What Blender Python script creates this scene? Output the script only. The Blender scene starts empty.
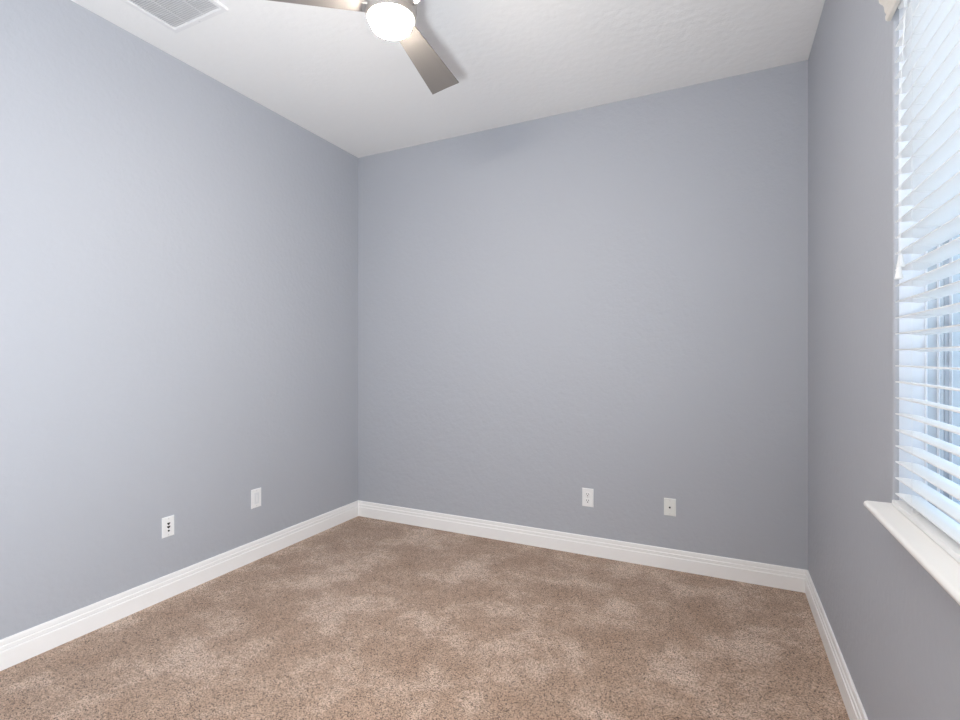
import bpy, bmesh, math, random
from mathutils import Vector, Matrix

scene = bpy.context.scene
C = scene.collection

# ------------------------------------------------------------------ dimensions (metres)
XL, XR = -2.520, 0.396          # left / right wall planes
YB, YF = 3.064, -0.130          # back wall / wall behind the camera
H = 2.743                       # ceiling height
WALL_T = 0.16
WY0, WY1 = 0.43, 1.632          # window opening along the right wall
WZ0, WZ1 = 0.814, 2.165

# ------------------------------------------------------------------ camera
cam_d = bpy.data.cameras.new('camera')
cam = bpy.data.objects.new('camera', cam_d)
C.objects.link(cam)
cam.location = (0.0, 0.0, 1.207)
cam.rotation_euler = (math.radians(90), 0, math.radians(25.8))
cam_d.sensor_width = 36.0
cam_d.lens = 36.0 * 502.0 / 960.0
cam_d.shift_y = -2.0 / 960.0
cam_d.clip_start = 0.02
scene.camera = cam

# ------------------------------------------------------------------ exposure
scene.view_settings.view_transform = 'Standard'
scene.view_settings.look = 'None'
scene.view_settings.gamma = 1.0
scene.view_settings.use_curve_mapping = False
scene.view_settings.exposure = 0.0

# ------------------------------------------------------------------ world, daylight
world = bpy.data.worlds.new('sky')
scene.world = world
world.use_nodes = True
wn = world.node_tree
wn.nodes.clear()
wo = wn.nodes.new('ShaderNodeOutputWorld')
wb = wn.nodes.new('ShaderNodeBackground')
wr = wn.nodes.new('ShaderNodeValToRGB')
wc = wn.nodes.new('ShaderNodeTexCoord')
ws = wn.nodes.new('ShaderNodeSeparateXYZ')
wr.color_ramp.elements[0].position = 0.0
wr.color_ramp.elements[0].color = (0.87, 0.94, 1.0, 1)
wr.color_ramp.elements[1].position = 0.8
wr.color_ramp.elements[1].color = (0.54, 0.73, 1.0, 1)
wb.inputs['Strength'].default_value = 4.0
wn.links.new(wc.outputs['Generated'], ws.inputs[0])
wn.links.new(ws.outputs['Z'], wr.inputs['Fac'])
wn.links.new(wr.outputs['Color'], wb.inputs['Color'])
wn.links.new(wb.outputs[0], wo.inputs[0])


def light(name, kind, loc, rot, energy, color, **kw):
    d = bpy.data.lights.new(name, kind)
    d.energy = energy
    d.color = color
    for k, v in kw.items():
        setattr(d, k, v)
    o = bpy.data.objects.new(name, d)
    o.location = loc
    o.rotation_euler = rot
    C.objects.link(o)
    return o


# daylight portal in the window opening (guides sampling of the sky, adds no light)
pd = light('window_portal', 'AREA', (XR + WALL_T + 0.02, (WY0 + WY1) / 2, (WZ0 + WZ1) / 2),
           (0, math.radians(90), 0), 1.0, (1, 1, 1), shape='RECTANGLE')
pd.data.size = WZ1 - WZ0
pd.data.size_y = WY1 - WY0
pd.data.cycles.is_portal = True
# high sun over the roof; reaches the yard and the wall next door, not the room
light('sun', 'SUN', (0, 0, 6), (math.radians(18), math.radians(-32), 0), 1.0, (1.0, 0.98, 0.95), angle=0.01)
# added frontal fill light in the unseen hallway behind the doorway
light('hallway_fill', 'AREA', (-0.25, -0.85, 2.40), (0, 0, 0), 28.0, (1.0, 0.94, 0.88),
      shape='DISK', size=0.45)
# added fill light beside the camera, brightens the left wall and ceiling
fl = light('bounce_fill', 'AREA', (-0.20, -0.10, 1.02), (0, 0, 0), 66.0, (0.895, 0.945, 1.0), shape='DISK', size=0.28)
fl.rotation_euler = Vector((-0.86, 0.38, 0.54)).to_track_quat('-Z', 'Y').to_euler()
FAN_LAMP = 265.0                # radiance of the fan's light dome

# ------------------------------------------------------------------ materials


def srgb(r, g, b):
    f = lambda c: (c / 255) / 12.92 if c / 255 <= 0.04045 else ((c / 255 + 0.055) / 1.055) ** 2.4
    return (f(r), f(g), f(b), 1)


def mat(name, col, rough=0.5, metal=0.0, bump=None, spec=None):
    """principled material; bump = (scale, distance, detail)"""
    m = bpy.data.materials.new(name)
    m.use_nodes = True
    n = m.node_tree
    p = n.nodes['Principled BSDF']
    p.inputs['Base Color'].default_value = col
    p.inputs['Roughness'].default_value = rough
    p.inputs['Metallic'].default_value = metal
    if spec is not None:
        p.inputs['Specular IOR Level'].default_value = spec
    if bump:
        tc = n.nodes.new('ShaderNodeTexCoord')
        nz = n.nodes.new('ShaderNodeTexNoise')
        nz.inputs['Scale'].default_value = bump[0]
        nz.inputs['Detail'].default_value = bump[2]
        bp = n.nodes.new('ShaderNodeBump')
        bp.inputs['Distance'].default_value = bump[1]
        n.links.new(tc.outputs['Object'], nz.inputs['Vector'])
        n.links.new(nz.outputs['Fac'], bp.inputs['Height'])
        n.links.new(bp.outputs['Normal'], p.inputs['Normal'])
    return m


def paint_wall(name, col):
    """painted drywall with orange-peel texture"""
    m = mat(name, col, 0.62, spec=0.3)
    n = m.node_tree
    p = n.nodes['Principled BSDF']
    tc = n.nodes.new('ShaderNodeTexCoord')
    a = n.nodes.new('ShaderNodeTexNoise')
    a.inputs['Scale'].default_value = 38
    a.inputs['Detail'].default_value = 3
    b = n.nodes.new('ShaderNodeTexNoise')
    b.inputs['Scale'].default_value = 2.2
    b.inputs['Detail'].default_value = 2
    ad = n.nodes.new('ShaderNodeMath')
    ad.operation = 'MULTIPLY_ADD'
    ad.inputs[1].default_value = 3.0
    bp = n.nodes.new('ShaderNodeBump')
    bp.inputs['Distance'].default_value = 0.0032
    bp.inputs['Strength'].default_value = 0.7
    n.links.new(tc.outputs['Object'], a.inputs['Vector'])
    n.links.new(tc.outputs['Object'], b.inputs['Vector'])
    n.links.new(b.outputs['Fac'], ad.inputs[0])
    n.links.new(a.outputs['Fac'], ad.inputs[2])
    n.links.new(ad.outputs[0], bp.inputs['Height'])
    n.links.new(bp.outputs['Normal'], p.inputs['Normal'])
    return m


def carpet():
    m = mat('carpet_pile', (1, 1, 1, 1), 0.95, spec=0.1)
    n = m.node_tree
    L = n.links.new
    p = n.nodes['Principled BSDF']
    p.inputs['Sheen Weight'].default_value = 0.25
    p.inputs['Sheen Roughness'].default_value = 0.6
    tc = n.nodes.new('ShaderNodeTexCoord')

    def noise(scale, detail, rough=0.5, dist=0.0):
        z = n.nodes.new('ShaderNodeTexNoise')
        z.inputs['Scale'].default_value = scale
        z.inputs['Detail'].default_value = detail
        z.inputs['Roughness'].default_value = rough
        z.inputs['Distortion'].default_value = dist
        L(tc.outputs['Object'], z.inputs['Vector'])
        return z

    def ramp(src, stops):
        r = n.nodes.new('ShaderNodeValToRGB')
        e = r.color_ramp.elements
        e[0].position, e[0].color = stops[0]
        e[1].position, e[1].color = stops[-1]
        for pos, c in stops[1:-1]:
            k = e.new(pos)
            k.color = c
        L(src.outputs[0], r.inputs['Fac'])
        return r
    # brushed nap: broad patches where the pile lies the other way
    nap = ramp(noise(3.3, 7, 0.66, 0.1), [(0.36, srgb(165, 136, 114)), (0.50, srgb(177, 150, 129)), (0.60, srgb(199, 175, 157)), (0.72, srgb(208, 186, 169))])
    vo = n.nodes.new('ShaderNodeTexVoronoi')
    vo.inputs['Scale'].default_value = 320
    L(tc.outputs['Object'], vo.inputs['Vector'])
    sep = n.nodes.new('ShaderNodeSeparateColor')
    L(vo.outputs['Color'], sep.inputs[0])
    # single tufts, light and dark yarns
    tuft = ramp(sep, [(0.0, (0.10, 0.075, 0.06, 1)), (0.15, (0.36, 0.32, 0.29, 1)), (0.34, (0.86, 0.84, 0.82, 1)), (1.0, (1.48, 1.48, 1.48, 1))])
    mx = n.nodes.new('ShaderNodeMix')
    mx.data_type = 'RGBA'
    mx.blend_type = 'MULTIPLY'
    mx.inputs[0].default_value = 1.0
    L(nap.outputs['Color'], mx.inputs[6])
    L(tuft.outputs['Color'], mx.inputs[7])
    L(mx.outputs[2], p.inputs['Base Color'])
    hn = noise(150, 3, 0.6)
    bp = n.nodes.new('ShaderNodeBump')
    bp.inputs['Distance'].default_value = 0.008
    bp.inputs['Strength'].default_value = 0.6
    L(hn.outputs['Fac'], bp.inputs['Height'])
    L(bp.outputs['Normal'], p.inputs['Normal'])
    return m


WALL_COL = srgb(178, 181, 188)
M = {
    'paint': paint_wall('pale_blue_grey_paint', WALL_COL),
    'ceiling': mat('white_ceiling_paint', srgb(240, 240, 239), 0.8, bump=(28, 0.002, 4), spec=0.2),
    'trim': mat('white_trim_paint', srgb(247, 246, 245), 0.35),
    'sill': mat('white_sill_paint', srgb(246, 244, 241), 0.3),
    'carpet': carpet(),
    'plastic': mat('white_plastic', srgb(240, 240, 240), 0.35),
    'almond': mat('off_white_plastic', srgb(232, 233, 229), 0.35),
    'grey_plastic': mat('pale_grey_plastic', srgb(226, 228, 230), 0.4),
    'hole': mat('dark_socket', srgb(40, 42, 40), 0.6),
    'steel': mat('screw_steel', srgb(215, 215, 215), 0.35, 0.6),
    'slat': mat('white_blind_slat', srgb(246, 246, 246), 0.4),
    'cord': mat('white_cord', srgb(235, 235, 235), 0.8),
    'valance': mat('cream_valance', srgb(224, 219, 211), 0.5, bump=(60, 0.001, 2)),
    'lit_vinyl': mat('vinyl_edge_highlight', srgb(240, 244, 250), 0.35),  # painted highlight for the front edges of the window frame
    'daylit_jamb': mat('daylit_jamb_tone', srgb(228, 230, 236), 0.5),  # wall paint made paler: daylight on the recess put into the colour
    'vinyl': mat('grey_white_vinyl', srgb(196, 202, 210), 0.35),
    'nickel': mat('brushed_nickel', srgb(196, 190, 184), 0.38, 0.7, bump=(300, 0.0002, 2)),
    'blade': mat('brushed_grey_blade', srgb(142, 136, 131), 0.42, 0.35),
    'vent': mat('white_enamel', srgb(232, 232, 232), 0.45),
    'duct': mat('grey_duct', srgb(212, 212, 214), 0.8),
    'stucco': mat('beige_stucco', srgb(132, 131, 127), 0.9, bump=(40, 0.004, 4)),
    'gravel': mat('pale_gravel', srgb(182, 178, 172), 0.95, bump=(30, 0.02, 5)),
    'hall': mat('hall_paint', srgb(215, 214, 212), 0.7),
}

# glass dome that gives off the fan's light
m = bpy.data.materials.new('lit_frosted_dome')
m.use_nodes = True
m.node_tree.nodes.clear()
e = m.node_tree.nodes.new('ShaderNodeEmission')
e.inputs['Color'].default_value = (1.0, 0.92, 0.82, 1)
e.inputs['Strength'].default_value = FAN_LAMP
o_ = m.node_tree.nodes.new('ShaderNodeOutputMaterial')
m.node_tree.links.new(e.outputs[0], o_.inputs[0])
M['dome'] = m
# thin window glass
m = bpy.data.materials.new('window_glass')
m.use_nodes = True
nt = m.node_tree
nt.nodes.clear()
tr = nt.nodes.new('ShaderNodeBsdfTransparent')
tr.inputs[0].default_value = (0.90, 0.94, 0.94, 1)
gl = nt.nodes.new('ShaderNodeBsdfGlossy')
gl.inputs['Roughness'].default_value = 0.02
fr = nt.nodes.new('ShaderNodeFresnel')
fr.inputs[0].default_value = 1.45
mxs = nt.nodes.new('ShaderNodeMixShader')
o_ = nt.nodes.new('ShaderNodeOutputMaterial')
gm = nt.nodes.new('ShaderNodeNewGeometry')
ff = nt.nodes.new('ShaderNodeMath')
ff.operation = 'SUBTRACT'
ff.inputs[0].default_value = 1.0
fm = nt.nodes.new('ShaderNodeMath')
fm.operation = 'MULTIPLY'
nt.links.new(gm.outputs['Backfacing'], ff.inputs[1])
nt.links.new(ff.outputs[0], fm.inputs[0])
nt.links.new(fr.outputs[0], fm.inputs[1])
nt.links.new(fm.outputs[0], mxs.inputs[0])
nt.links.new(tr.outputs[0], mxs.inputs[1])
nt.links.new(gl.outputs[0], mxs.inputs[2])
nt.links.new(mxs.outputs[0], o_.inputs[0])
M['glass'] = m

# ------------------------------------------------------------------ mesh helpers


def obj(name, bm, material, parent=None, smooth=False, kind=None):
    bmesh.ops.recalc_face_normals(bm, faces=bm.faces)
    me = bpy.data.meshes.new(name)
    bm.to_mesh(me)
    bm.free()
    me.materials.append(M[material] if isinstance(material, str) else material)
    if smooth:
        me.polygons.foreach_set('use_smooth', [True] * len(me.polygons))
        me.set_sharp_from_angle(angle=math.radians(35))
    o = bpy.data.objects.new(name, me)
    C.objects.link(o)
    if parent:
        o.parent = parent
        o.matrix_parent_inverse = Matrix.Identity(4)
    if kind:
        o['kind'] = kind
    return o


def box(bm, lo, hi, bevel=0.0, seg=2):
    r = bmesh.ops.create_cube(bm, size=1.0)
    vs = r['verts']
    for v in vs:
        v.co = Vector([lo[i] + (v.co[i] + 0.5) * (hi[i] - lo[i]) for i in range(3)])
    if bevel:
        es = list({e for v in vs for e in v.link_edges})
        bmesh.ops.bevel(bm, geom=es, offset=bevel, segments=seg, affect='EDGES', profile=0.5)
    return bm


def new():
    return bmesh.new()


def rings(bm, loops, closed=True, cap=False):
    """bridge a list of vertex loops (equal counts, each closed)"""
    vl = [[bm.verts.new(p) for p in lp] for lp in loops]
    n = len(vl[0])
    m_ = len(vl)
    for i in range(m_ if closed else m_ - 1):
        a, b = vl[i], vl[(i + 1) % m_]
        for k in range(n):
            bm.faces.new((a[k], a[(k + 1) % n], b[(k + 1) % n], b[k]))
    if cap and not closed:
        bm.faces.new(vl[0])
        bm.faces.new(vl[-1])
    return bm


def lathe(bm, prof, c=(0, 0, 0), n=48, axis='Z'):
    """prof: list of (radius, height)"""
    loops = []
    for r, z in prof:
        lp = []
        for k in range(n):
            a = 2 * math.pi * k / n
            if axis == 'Z':
                lp.append((c[0] + r * math.cos(a), c[1] + r * math.sin(a), c[2] + z))
            elif axis == 'X':
                lp.append((c[0] + z, c[1] + r * math.cos(a), c[2] + r * math.sin(a)))
            else:
                lp.append((c[0] + r * math.cos(a), c[1] + z, c[2] + r * math.sin(a)))
        loops.append(lp)
    return rings(bm, loops, closed=False, cap=True)


def tube(bm, pts, r, n=8):
    """round tube along a polyline"""
    loops = []
    pts = [Vector(p) for p in pts]
    for i, p in enumerate(pts):
        d = (pts[min(i + 1, len(pts) - 1)] - pts[max(i - 1, 0)]).normalized()
        up = Vector((0, 0, 1)) if abs(d.z) < 0.9 else Vector((1, 0, 0))
        s = d.cross(up).normalized()
        t = d.cross(s)
        loops.append([p + r * (math.cos(2 * math.pi * k / n) * s + math.sin(2 * math.pi * k / n) * t) for k in range(n)])
    return rings(bm, loops, closed=False, cap=True)


def empty(name, loc, kind=None):
    o = bpy.data.objects.new(name, None)
    o.location = loc
    o.empty_display_size = 0.1
    C.objects.link(o)
    if kind:
        o['kind'] = kind
    return o


def tag(o, label, cat, group=None):
    o['label'] = label
    o['category'] = cat
    if group:
        o['group'] = group
    return o


# ------------------------------------------------------------------ room shell
obj('floor', box(new(), (XL - WALL_T, -2.2, -0.10), (XR + WALL_T, YB + WALL_T, 0.0)), 'carpet', kind='structure')
obj('ceiling', box(new(), (XL - WALL_T, YF - WALL_T, H), (XR + WALL_T, YB + WALL_T, H + 0.12)), 'ceiling', kind='structure')
obj('wall_left', box(new(), (XL - WALL_T, YF, 0.0), (XL, YB, H)), 'paint', kind='structure')
obj('wall_back', box(new(), (XL - WALL_T, YB, 0.0), (XR + WALL_T, YB + WALL_T, H)), 'paint', kind='structure')


def wall_with_opening(bm, lo, hi, o0, o1, x_in, x_out, r, seg=6):
    """wall in the YZ plane, room face at x_in, rounded drywall corners round the opening"""
    def loop(y0, z0, y1, z1, x):
        return [(x, y0, z0), (x, y1, z0), (x, y1, z1), (x, y0, z1)]
    L_ = [loop(lo[0], lo[1], hi[0], hi[1], x_in)]
    for i in range(seg + 1):
        a = math.pi / 2 * i / seg
        off = r * (1 - math.sin(a))
        x = x_in + r * (1 - math.cos(a))
        L_.append(loop(o0[0] - off, o0[1] - off, o1[0] + off, o1[1] + off, x))
    L_.append(loop(o0[0], o0[1], o1[0], o1[1], x_out))
    L_.append(loop(lo[0], lo[1], hi[0], hi[1], x_out))
    return rings(bm, L_, closed=True)


obj('wall_right', wall_with_opening(new(), (YF, 0.0), (YB, H), (WY0, WZ0), (WY1, WZ1), XR, XR + WALL_T, 0.012),
    'paint', smooth=True, kind='structure')

# wall behind the camera, with the doorway the camera stands in
DX0, DX1, DZ = -0.62, 0.26, 2.05
b = new()
box(b, (XL - WALL_T, YF - 0.12, 0), (DX0, YF, H))
box(b, (DX1, YF - 0.12, 0), (XR + WALL_T, YF, H))
box(b, (DX0, YF - 0.12, DZ), (DX1, YF, H))
obj('wall_front', b, 'paint', kind='structure')
b = new()
box(b, (-1.30, -1.60, 0), (-1.20, YF - 0.12, 2.44))
box(b, (XR + 0.06, -1.60, 0), (XR + WALL_T, YF - 0.12, 2.44))
box(b, (-1.30, -1.70, 0), (XR + WALL_T, -1.60, 2.44))
obj('wall_hall', b, 'hall', kind='structure')
obj('ceiling_hall', box(new(), (-1.30, -1.70, 2.44), (XR + WALL_T, YF - 0.12, 2.52)), 'ceiling', kind='structure')
b = new()
for x0, x1 in ((DX0 - 0.06, DX0 + 0.012), (DX1 - 0.012, DX1 + 0.06)):
    box(b, (x0, YF, 0), (x1, YF + 0.014, DZ + 0.06), 0.003)
box(b, (DX0 + 0.012, YF, DZ - 0.012), (DX1 - 0.012, YF + 0.014, DZ + 0.06), 0.003)
obj('trim_1', b, 'trim', kind='structure')

# baseboards: (thickness, height) profile, mitred in the corners
BP = [(0, 0), (0.0145, 0), (0.0145, 0.067), (0.0138, 0.0700), (0.0105, 0.0715), (0.0100, 0.0735), (0.0118, 0.0755),
      (0.0118, 0.0880), (0.0108, 0.0900), (0.0078, 0.0912), (0.0075, 0.0930), (0.0088, 0.0948), (0.0085, 0.1080), (0.0070, 0.1135),
      (0.0050, 0.1150), (0, 0.1150)]
b = new()
rings(b, [[(XL + t, YF, z) for t, z in BP], [(XL + t, YB - t, z) for t, z in BP]], closed=False, cap=True)
obj('baseboard_left', b, 'trim', kind='structure')
b = new()
rings(b, [[(XL + t, YB - t, z) for t, z in BP], [(XR - t, YB - t, z) for t, z in BP]], closed=False, cap=True)
obj('baseboard_back', b, 'trim', kind='structure')
b = new()
rings(b, [[(XR - t, YB - t, z) for t, z in BP], [(XR - t, YF, z) for t, z in BP]], closed=False, cap=True)
obj('baseboard_right', b, 'trim', kind='structure')
b = new()
rings(b, [[(XL + 0.0145, YF + t, z) for t, z in BP], [(DX0 - 0.06, YF + t, z) for t, z in BP]], closed=False, cap=True)
obj('baseboard_front', b, 'trim', kind='structure')

# ------------------------------------------------------------------ window
win = empty('window_1', (XR, (WY0 + WY1) / 2, WZ0), 'structure')
inv = Matrix.Translation(-Vector(win.location))


def part(name, bm, material, parent, smooth=False):
    """part given in world coordinates, re-expressed in its parent's frame"""
    loc = Vector((0, 0, 0))
    p = parent
    while p is not None:
        loc += Vector(p.location)
        p = p.parent
    bmesh.ops.translate(bm, verts=bm.verts, vec=-loc)
    return obj(name, bm, material, parent, smooth)


def frame_ring(bm, poly):
    """sweep an (x, inset) polygon round the window opening"""
    return rings(bm, [[(x, WY0 + d, WZ0 + d), (x, WY1 - d, WZ0 + d), (x, WY1 - d, WZ1 - d), (x, WY0 + d, WZ1 - d)]
                      for x, d in poly], closed=True)


part('daylit_jamb_liner', frame_ring(new(), [(.4085, -.0005), (.4085, .002), (.462, .002), (.462, -.0005)]), 'daylit_jamb', win)  # added liner, its pale colour stands for daylight on the recess
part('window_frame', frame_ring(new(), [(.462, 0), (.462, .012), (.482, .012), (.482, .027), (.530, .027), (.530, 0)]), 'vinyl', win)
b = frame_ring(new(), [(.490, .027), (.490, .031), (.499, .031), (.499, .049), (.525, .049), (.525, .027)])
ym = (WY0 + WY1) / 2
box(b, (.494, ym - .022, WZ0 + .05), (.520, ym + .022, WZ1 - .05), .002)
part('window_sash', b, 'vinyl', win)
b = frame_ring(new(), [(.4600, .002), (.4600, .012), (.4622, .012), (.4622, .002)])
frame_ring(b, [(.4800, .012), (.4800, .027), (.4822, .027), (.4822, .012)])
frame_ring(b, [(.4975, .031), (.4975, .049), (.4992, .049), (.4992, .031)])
part('edge_highlight', b, 'lit_vinyl', win)  # added thin rings that paint bright edges onto the frame
part('window_pane', box(new(), (.510, WY0 + .045, WZ0 + .045), (.513, WY1 - .045, WZ1 - .045)), 'glass', win)
# sill board with rounded nose
b = new()
sp = []
x0, x1, zb, zt = 0.334, 0.462, 0.814, 0.8325
for i in range(7):
    a = math.pi / 2 + math.pi * i / 6
    sp.append((x0 + 0.009 + 0.00925 * math.cos(a), (zb + zt) / 2 + 0.00925 * math.sin(a)))
sp += [(x1, zb), (x1, zt)]
# nose part sits in front of the wall, the rest lies in the opening
rings(b, [[(x, WY0 - 0.005, z) for x, z in sp], [(x, WY1 - 0.001, z) for x, z in sp]], closed=False, cap=True)
part('window_sill', b, 'sill', win, smooth=True)

# ------------------------------------------------------------------ venetian blind
BY0, BY1 = WY0 + 0.012, 1.602
blind = empty('venetian_blind', (0.42, (BY0 + BY1) / 2, 0.834))
tag(blind, 'white horizontal slat venetian blind with cream valance hanging in the window', 'blind')
tilt = math.radians(5)
LADDERS = (0.55, 1.02, 1.473)
zs = []
k = 0
while 0.864 + 0.0404 * k < 2.065:
    zs.append(0.864 + 0.0404 * k)
    k += 1
W_ = 0.0505


def slat_mesh():
    bm = new()
    prof = []
    n = 8
    for i in range(n + 1):
        u = i / n
        prof.append((u * W_, 0.0018 * math.sin(math.pi * u) + 0.0013))
    for i in range(n, -1, -1):
        u = i / n
        prof.append((u * W_, 0.0018 * math.sin(math.pi * u) - 0.0013))
    L2 = []
    for y in (BY0, BY1):
        L2.append([(x * math.cos(tilt) + z * math.sin(tilt), y, -x * math.sin(tilt) + z * math.cos(tilt)) for x, z in prof])
    rings(bm, L2, closed=False, cap=True)
    return bm


X_S = 0.3935
bl = Vector(blind.location)
first = None
for i, z in enumerate(zs):
    if first is None:
        bm = slat_mesh()
        bmesh.ops.translate(bm, verts=bm.verts, vec=(0, -bl.y, 0))
        first = obj('slat', bm, 'slat', blind, smooth=True)
        s = first
    else:
        s = first.copy()
        C.objects.link(s)
        s.parent = blind
    s.location = (X_S - bl.x, 0, z - bl.z)
    s.rotation_euler = (random.Random(i).uniform(-0.0006, 0.0006), 0, 0)

b = new()
box(b, (0.3860, BY0, 0.8335), (0.4370, BY1, 0.8485), 0.0025)
rail = part('bottom_rail', b, 'slat', blind, smooth=True)
for y in LADDERS:
    part('cord_plug', lathe(new(), [(0.0065, 0), (0.0065, 0.002), (0.004, 0.0032)], (0.405, y, 0.8485), 16), 'cord', rail)
b = new()
box(b, (0.398, BY0, 2.088), (0.450, BY1, 2.135), 0.002)
part('head_rail', b, 'slat', blind)
for y in LADDERS:
    b = new()
    xf = X_S - 0.0012
    xb = X_S + W_ + 0.0015
    tube(b, [(xf, y, 0.848), (xf, y, 2.09)], 0.00045, 6)
    tube(b, [(xb, y, 0.848), (xb, y, 2.09)], 0.00045, 6)
    for z in zs:                                        # rungs under each slat
        for yy in (y - 0.006, y + 0.006):
            tube(b, [(xf, y, z - 0.002), (xf + .012, yy, z - 0.003), (xb - .012, yy, z - 0.002 - W_ * math.sin(tilt)), (xb, y, z - 0.002 - W_ * math.sin(tilt))], 0.00045, 5)
    part('ladder_cord', b, 'cord', blind)

# valance: crown moulding in front of the head rail
VP_ = [(0.3860, 2.0830), (0.3835, 2.0845), (0.3815, 2.0890), (0.3812, 2.0970), (0.3845, 2.1000), (0.3845, 2.1025), (0.3810, 2.1060),
       (0.3795, 2.1120), (0.3785, 2.1220), (0.3765, 2.1270), (0.3720, 2.1310), (0.3685, 2.1360), (0.3675, 2.1450), (0.3660, 2.1480),
       (0.3655, 2.1700), (0.3940, 2.1700), (0.3940, 2.1600), (0.3940, 2.0850), (0.3930, 2.0830)]
b = new()
rings(b, [[(x, WY0 - 0.006, z) for x, z in VP_], [(x, 1.638, z) for x, z in VP_]], closed=False, cap=True)
part('valance', b, 'valance', blind, smooth=True)

# tilt cords with two tassels
for (x, y, ztop) in ((0.379, 1.502, 1.451), (0.372, 1.487, 1.422)):
    b = new()
    tube(b, [(0.3905, 1.500, 2.088), (0.386, y, 2.05), (x, y, 1.80), (x, y, ztop)], 0.0008, 6)
    tc_ = part('tilt_cord', b, 'cord', blind)
    b = new()
    lathe(b, [(0.0020, 0.0), (0.0042, -0.001), (0.0050, -0.006), (0.0062, -0.016), (0.0082, -0.026), (0.0088, -0.029), (0.0070, -0.030)], (x, y, ztop), 20)
    part('tassel', b, 'plastic', tc_, smooth=True)

# ------------------------------------------------------------------ outside the window
obj('ground', box(new(), (XR + WALL_T, -6, -0.25), (9, 14, -0.15)), 'gravel', kind='structure')
nw = obj('neighbouring_wall', box(new(), (3.2, -5, -0.15), (3.4, 13, 2.6)), 'stucco')
tag(nw, 'plain beige stucco wall seen outside through the blind slats', 'wall')

# ------------------------------------------------------------------ ceiling fan
FX, FY = -1.060, 1.467
fan = empty('ceiling_fan', (FX, FY, H))
tag(fan, 'brushed nickel ceiling fan with three grey blades and a lit white light', 'ceiling fan')
part('canopy', lathe(new(), [(0.066, 0.0), (0.066, -0.012), (0.060, -0.040), (0.030, -0.058), (0.014, -0.060)], (FX, FY, H)), 'nickel', fan, True)
part('downrod', lathe(new(), [(0.0125, 0), (0.0125, -0.14)], (FX, FY, H - 0.055), 24), 'nickel', fan, True)
part('motor_housing', lathe(new(), [(0.020, 0.150), (0.050, 0.143), (0.080, 0.125), (0.090, 0.105), (0.091, 0.060), (0.091, 0.022), (0.088, 0.018),
                                    (0.087, 0.014), (0.088, 0.011), (0.088, 0.004), (0.0855, -0.005), (0.083, -0.007), (0.0, -0.007)], (FX, FY, 2.415)), 'nickel', fan, True)
# the dome
pr = [(0.078, 0.012), (0.0785, 0.0)]
for i in range(1, 9):
    a = math.pi / 2 * i / 8
    pr.append((0.052 + 0.0265 * math.cos(a), -0.012 - 0.024 * math.sin(a)))
pr += [(0.034, -0.0385), (0.016, -0.0400), (0.002, -0.0405)]
pr = [(r_ * 0.92, z_) for r_, z_ in pr]
part('light_dome', lathe(new(), pr, (FX, FY, 2.406)), 'dome', fan, True)


def blade_mesh(ang):
    bm = new()
    R0, R1 = 0.085, 0.540
    pitch = math.radians(-11)
    N = 12
    top, bot = [], []
    for i in range(N + 1):
        u = i / N
        r = R0 + (R1 - R0) * u
        w = 0.082 + (0.138 - 0.082) * u
        sec = []
        t = 0.0028
        pts2 = [(-w / 2, 0), (-w / 2 + .002, t), (0, t + .0012), (w / 2 - .002, t), (w / 2, 0), (w / 2 - .002, -t), (0, -t + .0012), (-w / 2 + .002, -t)]
        # tip is cut at a slight slant
        for s_, z_ in pts2:
            rr = r + (0.10 * s_ if i == N else 0.10 * s_ * u)
            y_ = s_ * math.cos(pitch) - z_ * math.sin(pitch)
            zz = s_ * math.sin(pitch) + z_ * math.cos(pitch)
            sec.append((rr, y_, zz))
        top.append(sec)
    rings(bm, top, closed=False, cap=True)
    bmesh.ops.rotate(bm, verts=bm.verts, cent=(0, 0, 0), matrix=Matrix.Rotation(ang, 3, 'Z'))
    bmesh.ops.translate(bm, verts=bm.verts, vec=(FX, FY, 2.442))
    return bm


for k in range(3):
    ang = math.radians(98.8 + 120 * k)
    bl_ = part('blade', blade_mesh(ang), 'blade', fan, True)
    b = new()
    box(b, (0.070, -0.032, -0.006), (0.100, 0.032, 0.006), 0.004, 3)
    bmesh.ops.rotate(b, verts=b.verts, cent=(0, 0, 0), matrix=Matrix.Rotation(math.radians(-11), 3, 'X'))
    bmesh.ops.rotate(b, verts=b.verts, cent=(0, 0, 0), matrix=Matrix.Rotation(ang, 3, 'Z'))
    bmesh.ops.translate(b, verts=b.verts, vec=(FX, FY, 2.442))
    part('blade_bracket', b, 'nickel', bl_, True)

# ------------------------------------------------------------------ ceiling vent
VX0, VX1, VY0, VY1 = -2.318, -1.955, 1.00, 1.508
vent = empty('air_vent', ((VX0 + VX1) / 2, (VY0 + VY1) / 2, H))
tag(vent, 'white rectangular louvred air vent set in the ceiling by the left wall', 'air vent')
b = new()
fo = [(VX0, VY0), (VX1, VY0), (VX1, VY1), (VX0, VY1)]


def vloop(d, z):
    return [(VX0 + d, VY0 + d, z), (VX1 - d, VY0 + d, z), (VX1 - d, VY1 - d, z), (VX0 + d, VY1 - d, z)]


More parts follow.
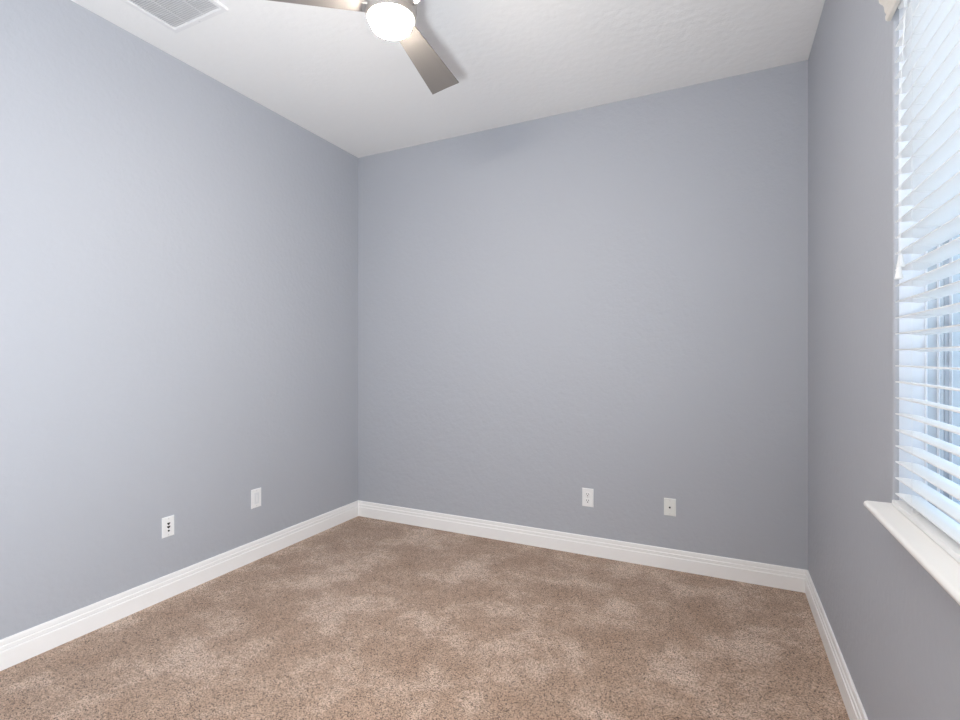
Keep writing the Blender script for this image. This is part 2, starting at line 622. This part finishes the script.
rings(b, [vloop(0, H), vloop(0, H - .004), vloop(.004, H - .009), vloop(.022, H - .009), vloop(.026, H - .005), vloop(.026, H)], closed=True)
part('vent_frame', b, 'vent', vent)
part('duct_backing', box(new(), (VX0 + .024, VY0 + .024, H - .0012), (VX1 - .024, VY1 - .024, H - .0002)), 'duct', vent)
b = new()
y = VY0 + 0.034
while y < VY1 - 0.030:
    c_, s_ = math.cos(math.radians(38)), math.sin(math.radians(38))
    q = [(-.0052, -.0004), (.0052, -.0004), (.0052, .0004), (-.0052, .0004)]
    sec = [(y + a_ * c_ - z_ * s_, H - .0052 + a_ * s_ * .8 + z_ * c_) for a_, z_ in q]
    rings(b, [[(VX0 + .027, yy, zz) for yy, zz in sec], [(VX1 - .027, yy, zz) for yy, zz in sec]], closed=False, cap=True)
    y += 0.0095
for x in (VX0 + (VX1 - VX0) / 3, VX0 + (VX1 - VX0) * 2 / 3):
    box(b, (x - .002, VY0 + .026, H - .0085), (x + .002, VY1 - .026, H - .0075))
part('louvre_panel', b, 'vent', vent)
for x, y in (((VX0 + VX1) / 2, VY1 - .012), ((VX0 + VX1) / 2, VY0 + .012)):
    part('screw', lathe(new(), [(.004, 0), (.004, -.001), (.002, -.0018)], (x, y, H - .009), 12), 'steel', vent, True)

# ------------------------------------------------------------------ wall plates
PW, PH, PT = 0.070, 0.112, 0.006


def plate(name, label, wall, pos, z, mat_='plastic'):
    """local frame: x along the plate, y out of the wall, z up"""
    if wall == 'left':
        loc, rz = (XL, pos, z), -math.pi / 2
    else:
        loc, rz = (pos, YB, z), math.pi
    t = empty(name, loc)
    t.rotation_euler = (0, 0, rz)
    tag(t, label, 'wall plate', 'wall plates above the baseboards')
    b_ = new()

    def lp(d, yy):
        return [(-PW / 2 + d, yy, -PH / 2 + d), (PW / 2 - d, yy, -PH / 2 + d), (PW / 2 - d, yy, PH / 2 - d), (-PW / 2 + d, yy, PH / 2 - d)]
    rings(b_, [lp(0, 0), lp(0, .003), lp(.0015, .005), lp(.004, PT)], closed=False, cap=True)
    obj('cover_plate', b_, mat_, t)
    return t


def disc(bm, x, z, r, y0, y1, n=20):
    return lathe(bm, [(r, y0), (r, y1)], (x, 0, z), n, axis='Y')


def receptacle(t, zc, m_='plastic', slots=True):
    b_ = new()
    lo = []
    for yy, g in ((PT - .0005, 0), (PT + .0015, 0), (PT + .0020, .0006)):
        lo.append([((.0172 - g) * math.cos(a), yy, zc + max(-.0135 + g, min(.0135 - g, (.0172 - g) * math.sin(a))))
                   for a in [2 * math.pi * k / 32 for k in range(32)]])
    rings(b_, lo, closed=False, cap=True)
    r_ = obj('receptacle', b_, m_, t, True)
    b_ = new()
    for sx in (-.0062, .0062):
        box(b_, (sx - .0012, PT + .0019, zc - .0005), (sx + .0012, PT + .0023, zc + .0078))
    disc(b_, 0, zc - .0072, .0031, PT + .0019, PT + .0023)
    obj('slot', b_, 'hole', r_)
    return r_


def screw(t, z):
    b_ = new()
    lathe(b_, [(.0032, PT - .0003), (.0032, PT + .0006), (.0020, PT + .0011)], (0, 0, z), 14, axis='Y')
    obj('screw', b_, 'steel', t, True)


# left wall, nearer plate: three dark jacks in a column
t = plate('jack_plate', 'white wall plate on the left wall with three dark holes in a column', 'left', 1.595, 0.357)
t.scale = (0.88, 1, 0.90)
b = new()
for zc, w in ((.0165, .0085), (-.0020, .0095)):
    q = [(-w, .006), (w, .006), (w, .001), (0.002, -.0075), (-0.002, -.0075), (-w, .001)]
    rings(b, [[(x, PT - .001, zc + z) for x, z in q], [(x, PT + .0006, zc + z) for x, z in q]], closed=False, cap=True)
obj('data_jack', b, 'hole', t)
b = new()
disc(b, 0, -.0225, .0052, PT - .001, PT + .002)
obj('cable_jack', b, 'hole', t)
screw(t, .045)
screw(t, -.045)

# left wall, plate nearer the corner: flat rectangular insert
t = plate('wall_switch', 'white wall plate on the left wall near the corner with a plain raised insert', 'left', 2.126, 0.367)
b = new()
box(b, (-.0165, PT - .001, -.0335), (.0165, PT + .0015, .0335), .001)
ins = obj('insert', b, 'grey_plastic', t)
b = new()
box(b, (-.0035, PT + .0014, -.021), (.0035, PT + .0028, .021), .0006)
obj('slider', b, 'plastic', ins)
screw(t, .045)
screw(t, -.045)

# back wall: duplex outlet and a cable plate
t = plate('wall_outlet', 'white power outlet with two sockets low on the back wall', 'back', -0.745, 0.351)
receptacle(t, .0195)
receptacle(t, -.0195)
screw(t, 0)
t = plate('cable_plate', 'off white wall plate with one dark centre hole on the back wall', 'back', -0.272, 0.353, 'almond')
t.scale = (0.92, 1, 0.89)
b = new()
lathe(b, [(.0075, PT - .001), (.0075, PT + .002), (.0060, PT + .003)], (0, 0, 0), 6, axis='Y')
jk = obj('cable_jack', b, 'steel', t)
b = new()
disc(b, 0, 0, .0052, PT + .0028, PT + .008)
obj('jack_barrel', b, 'hole', jk)
screw(t, .042)
screw(t, -.042)
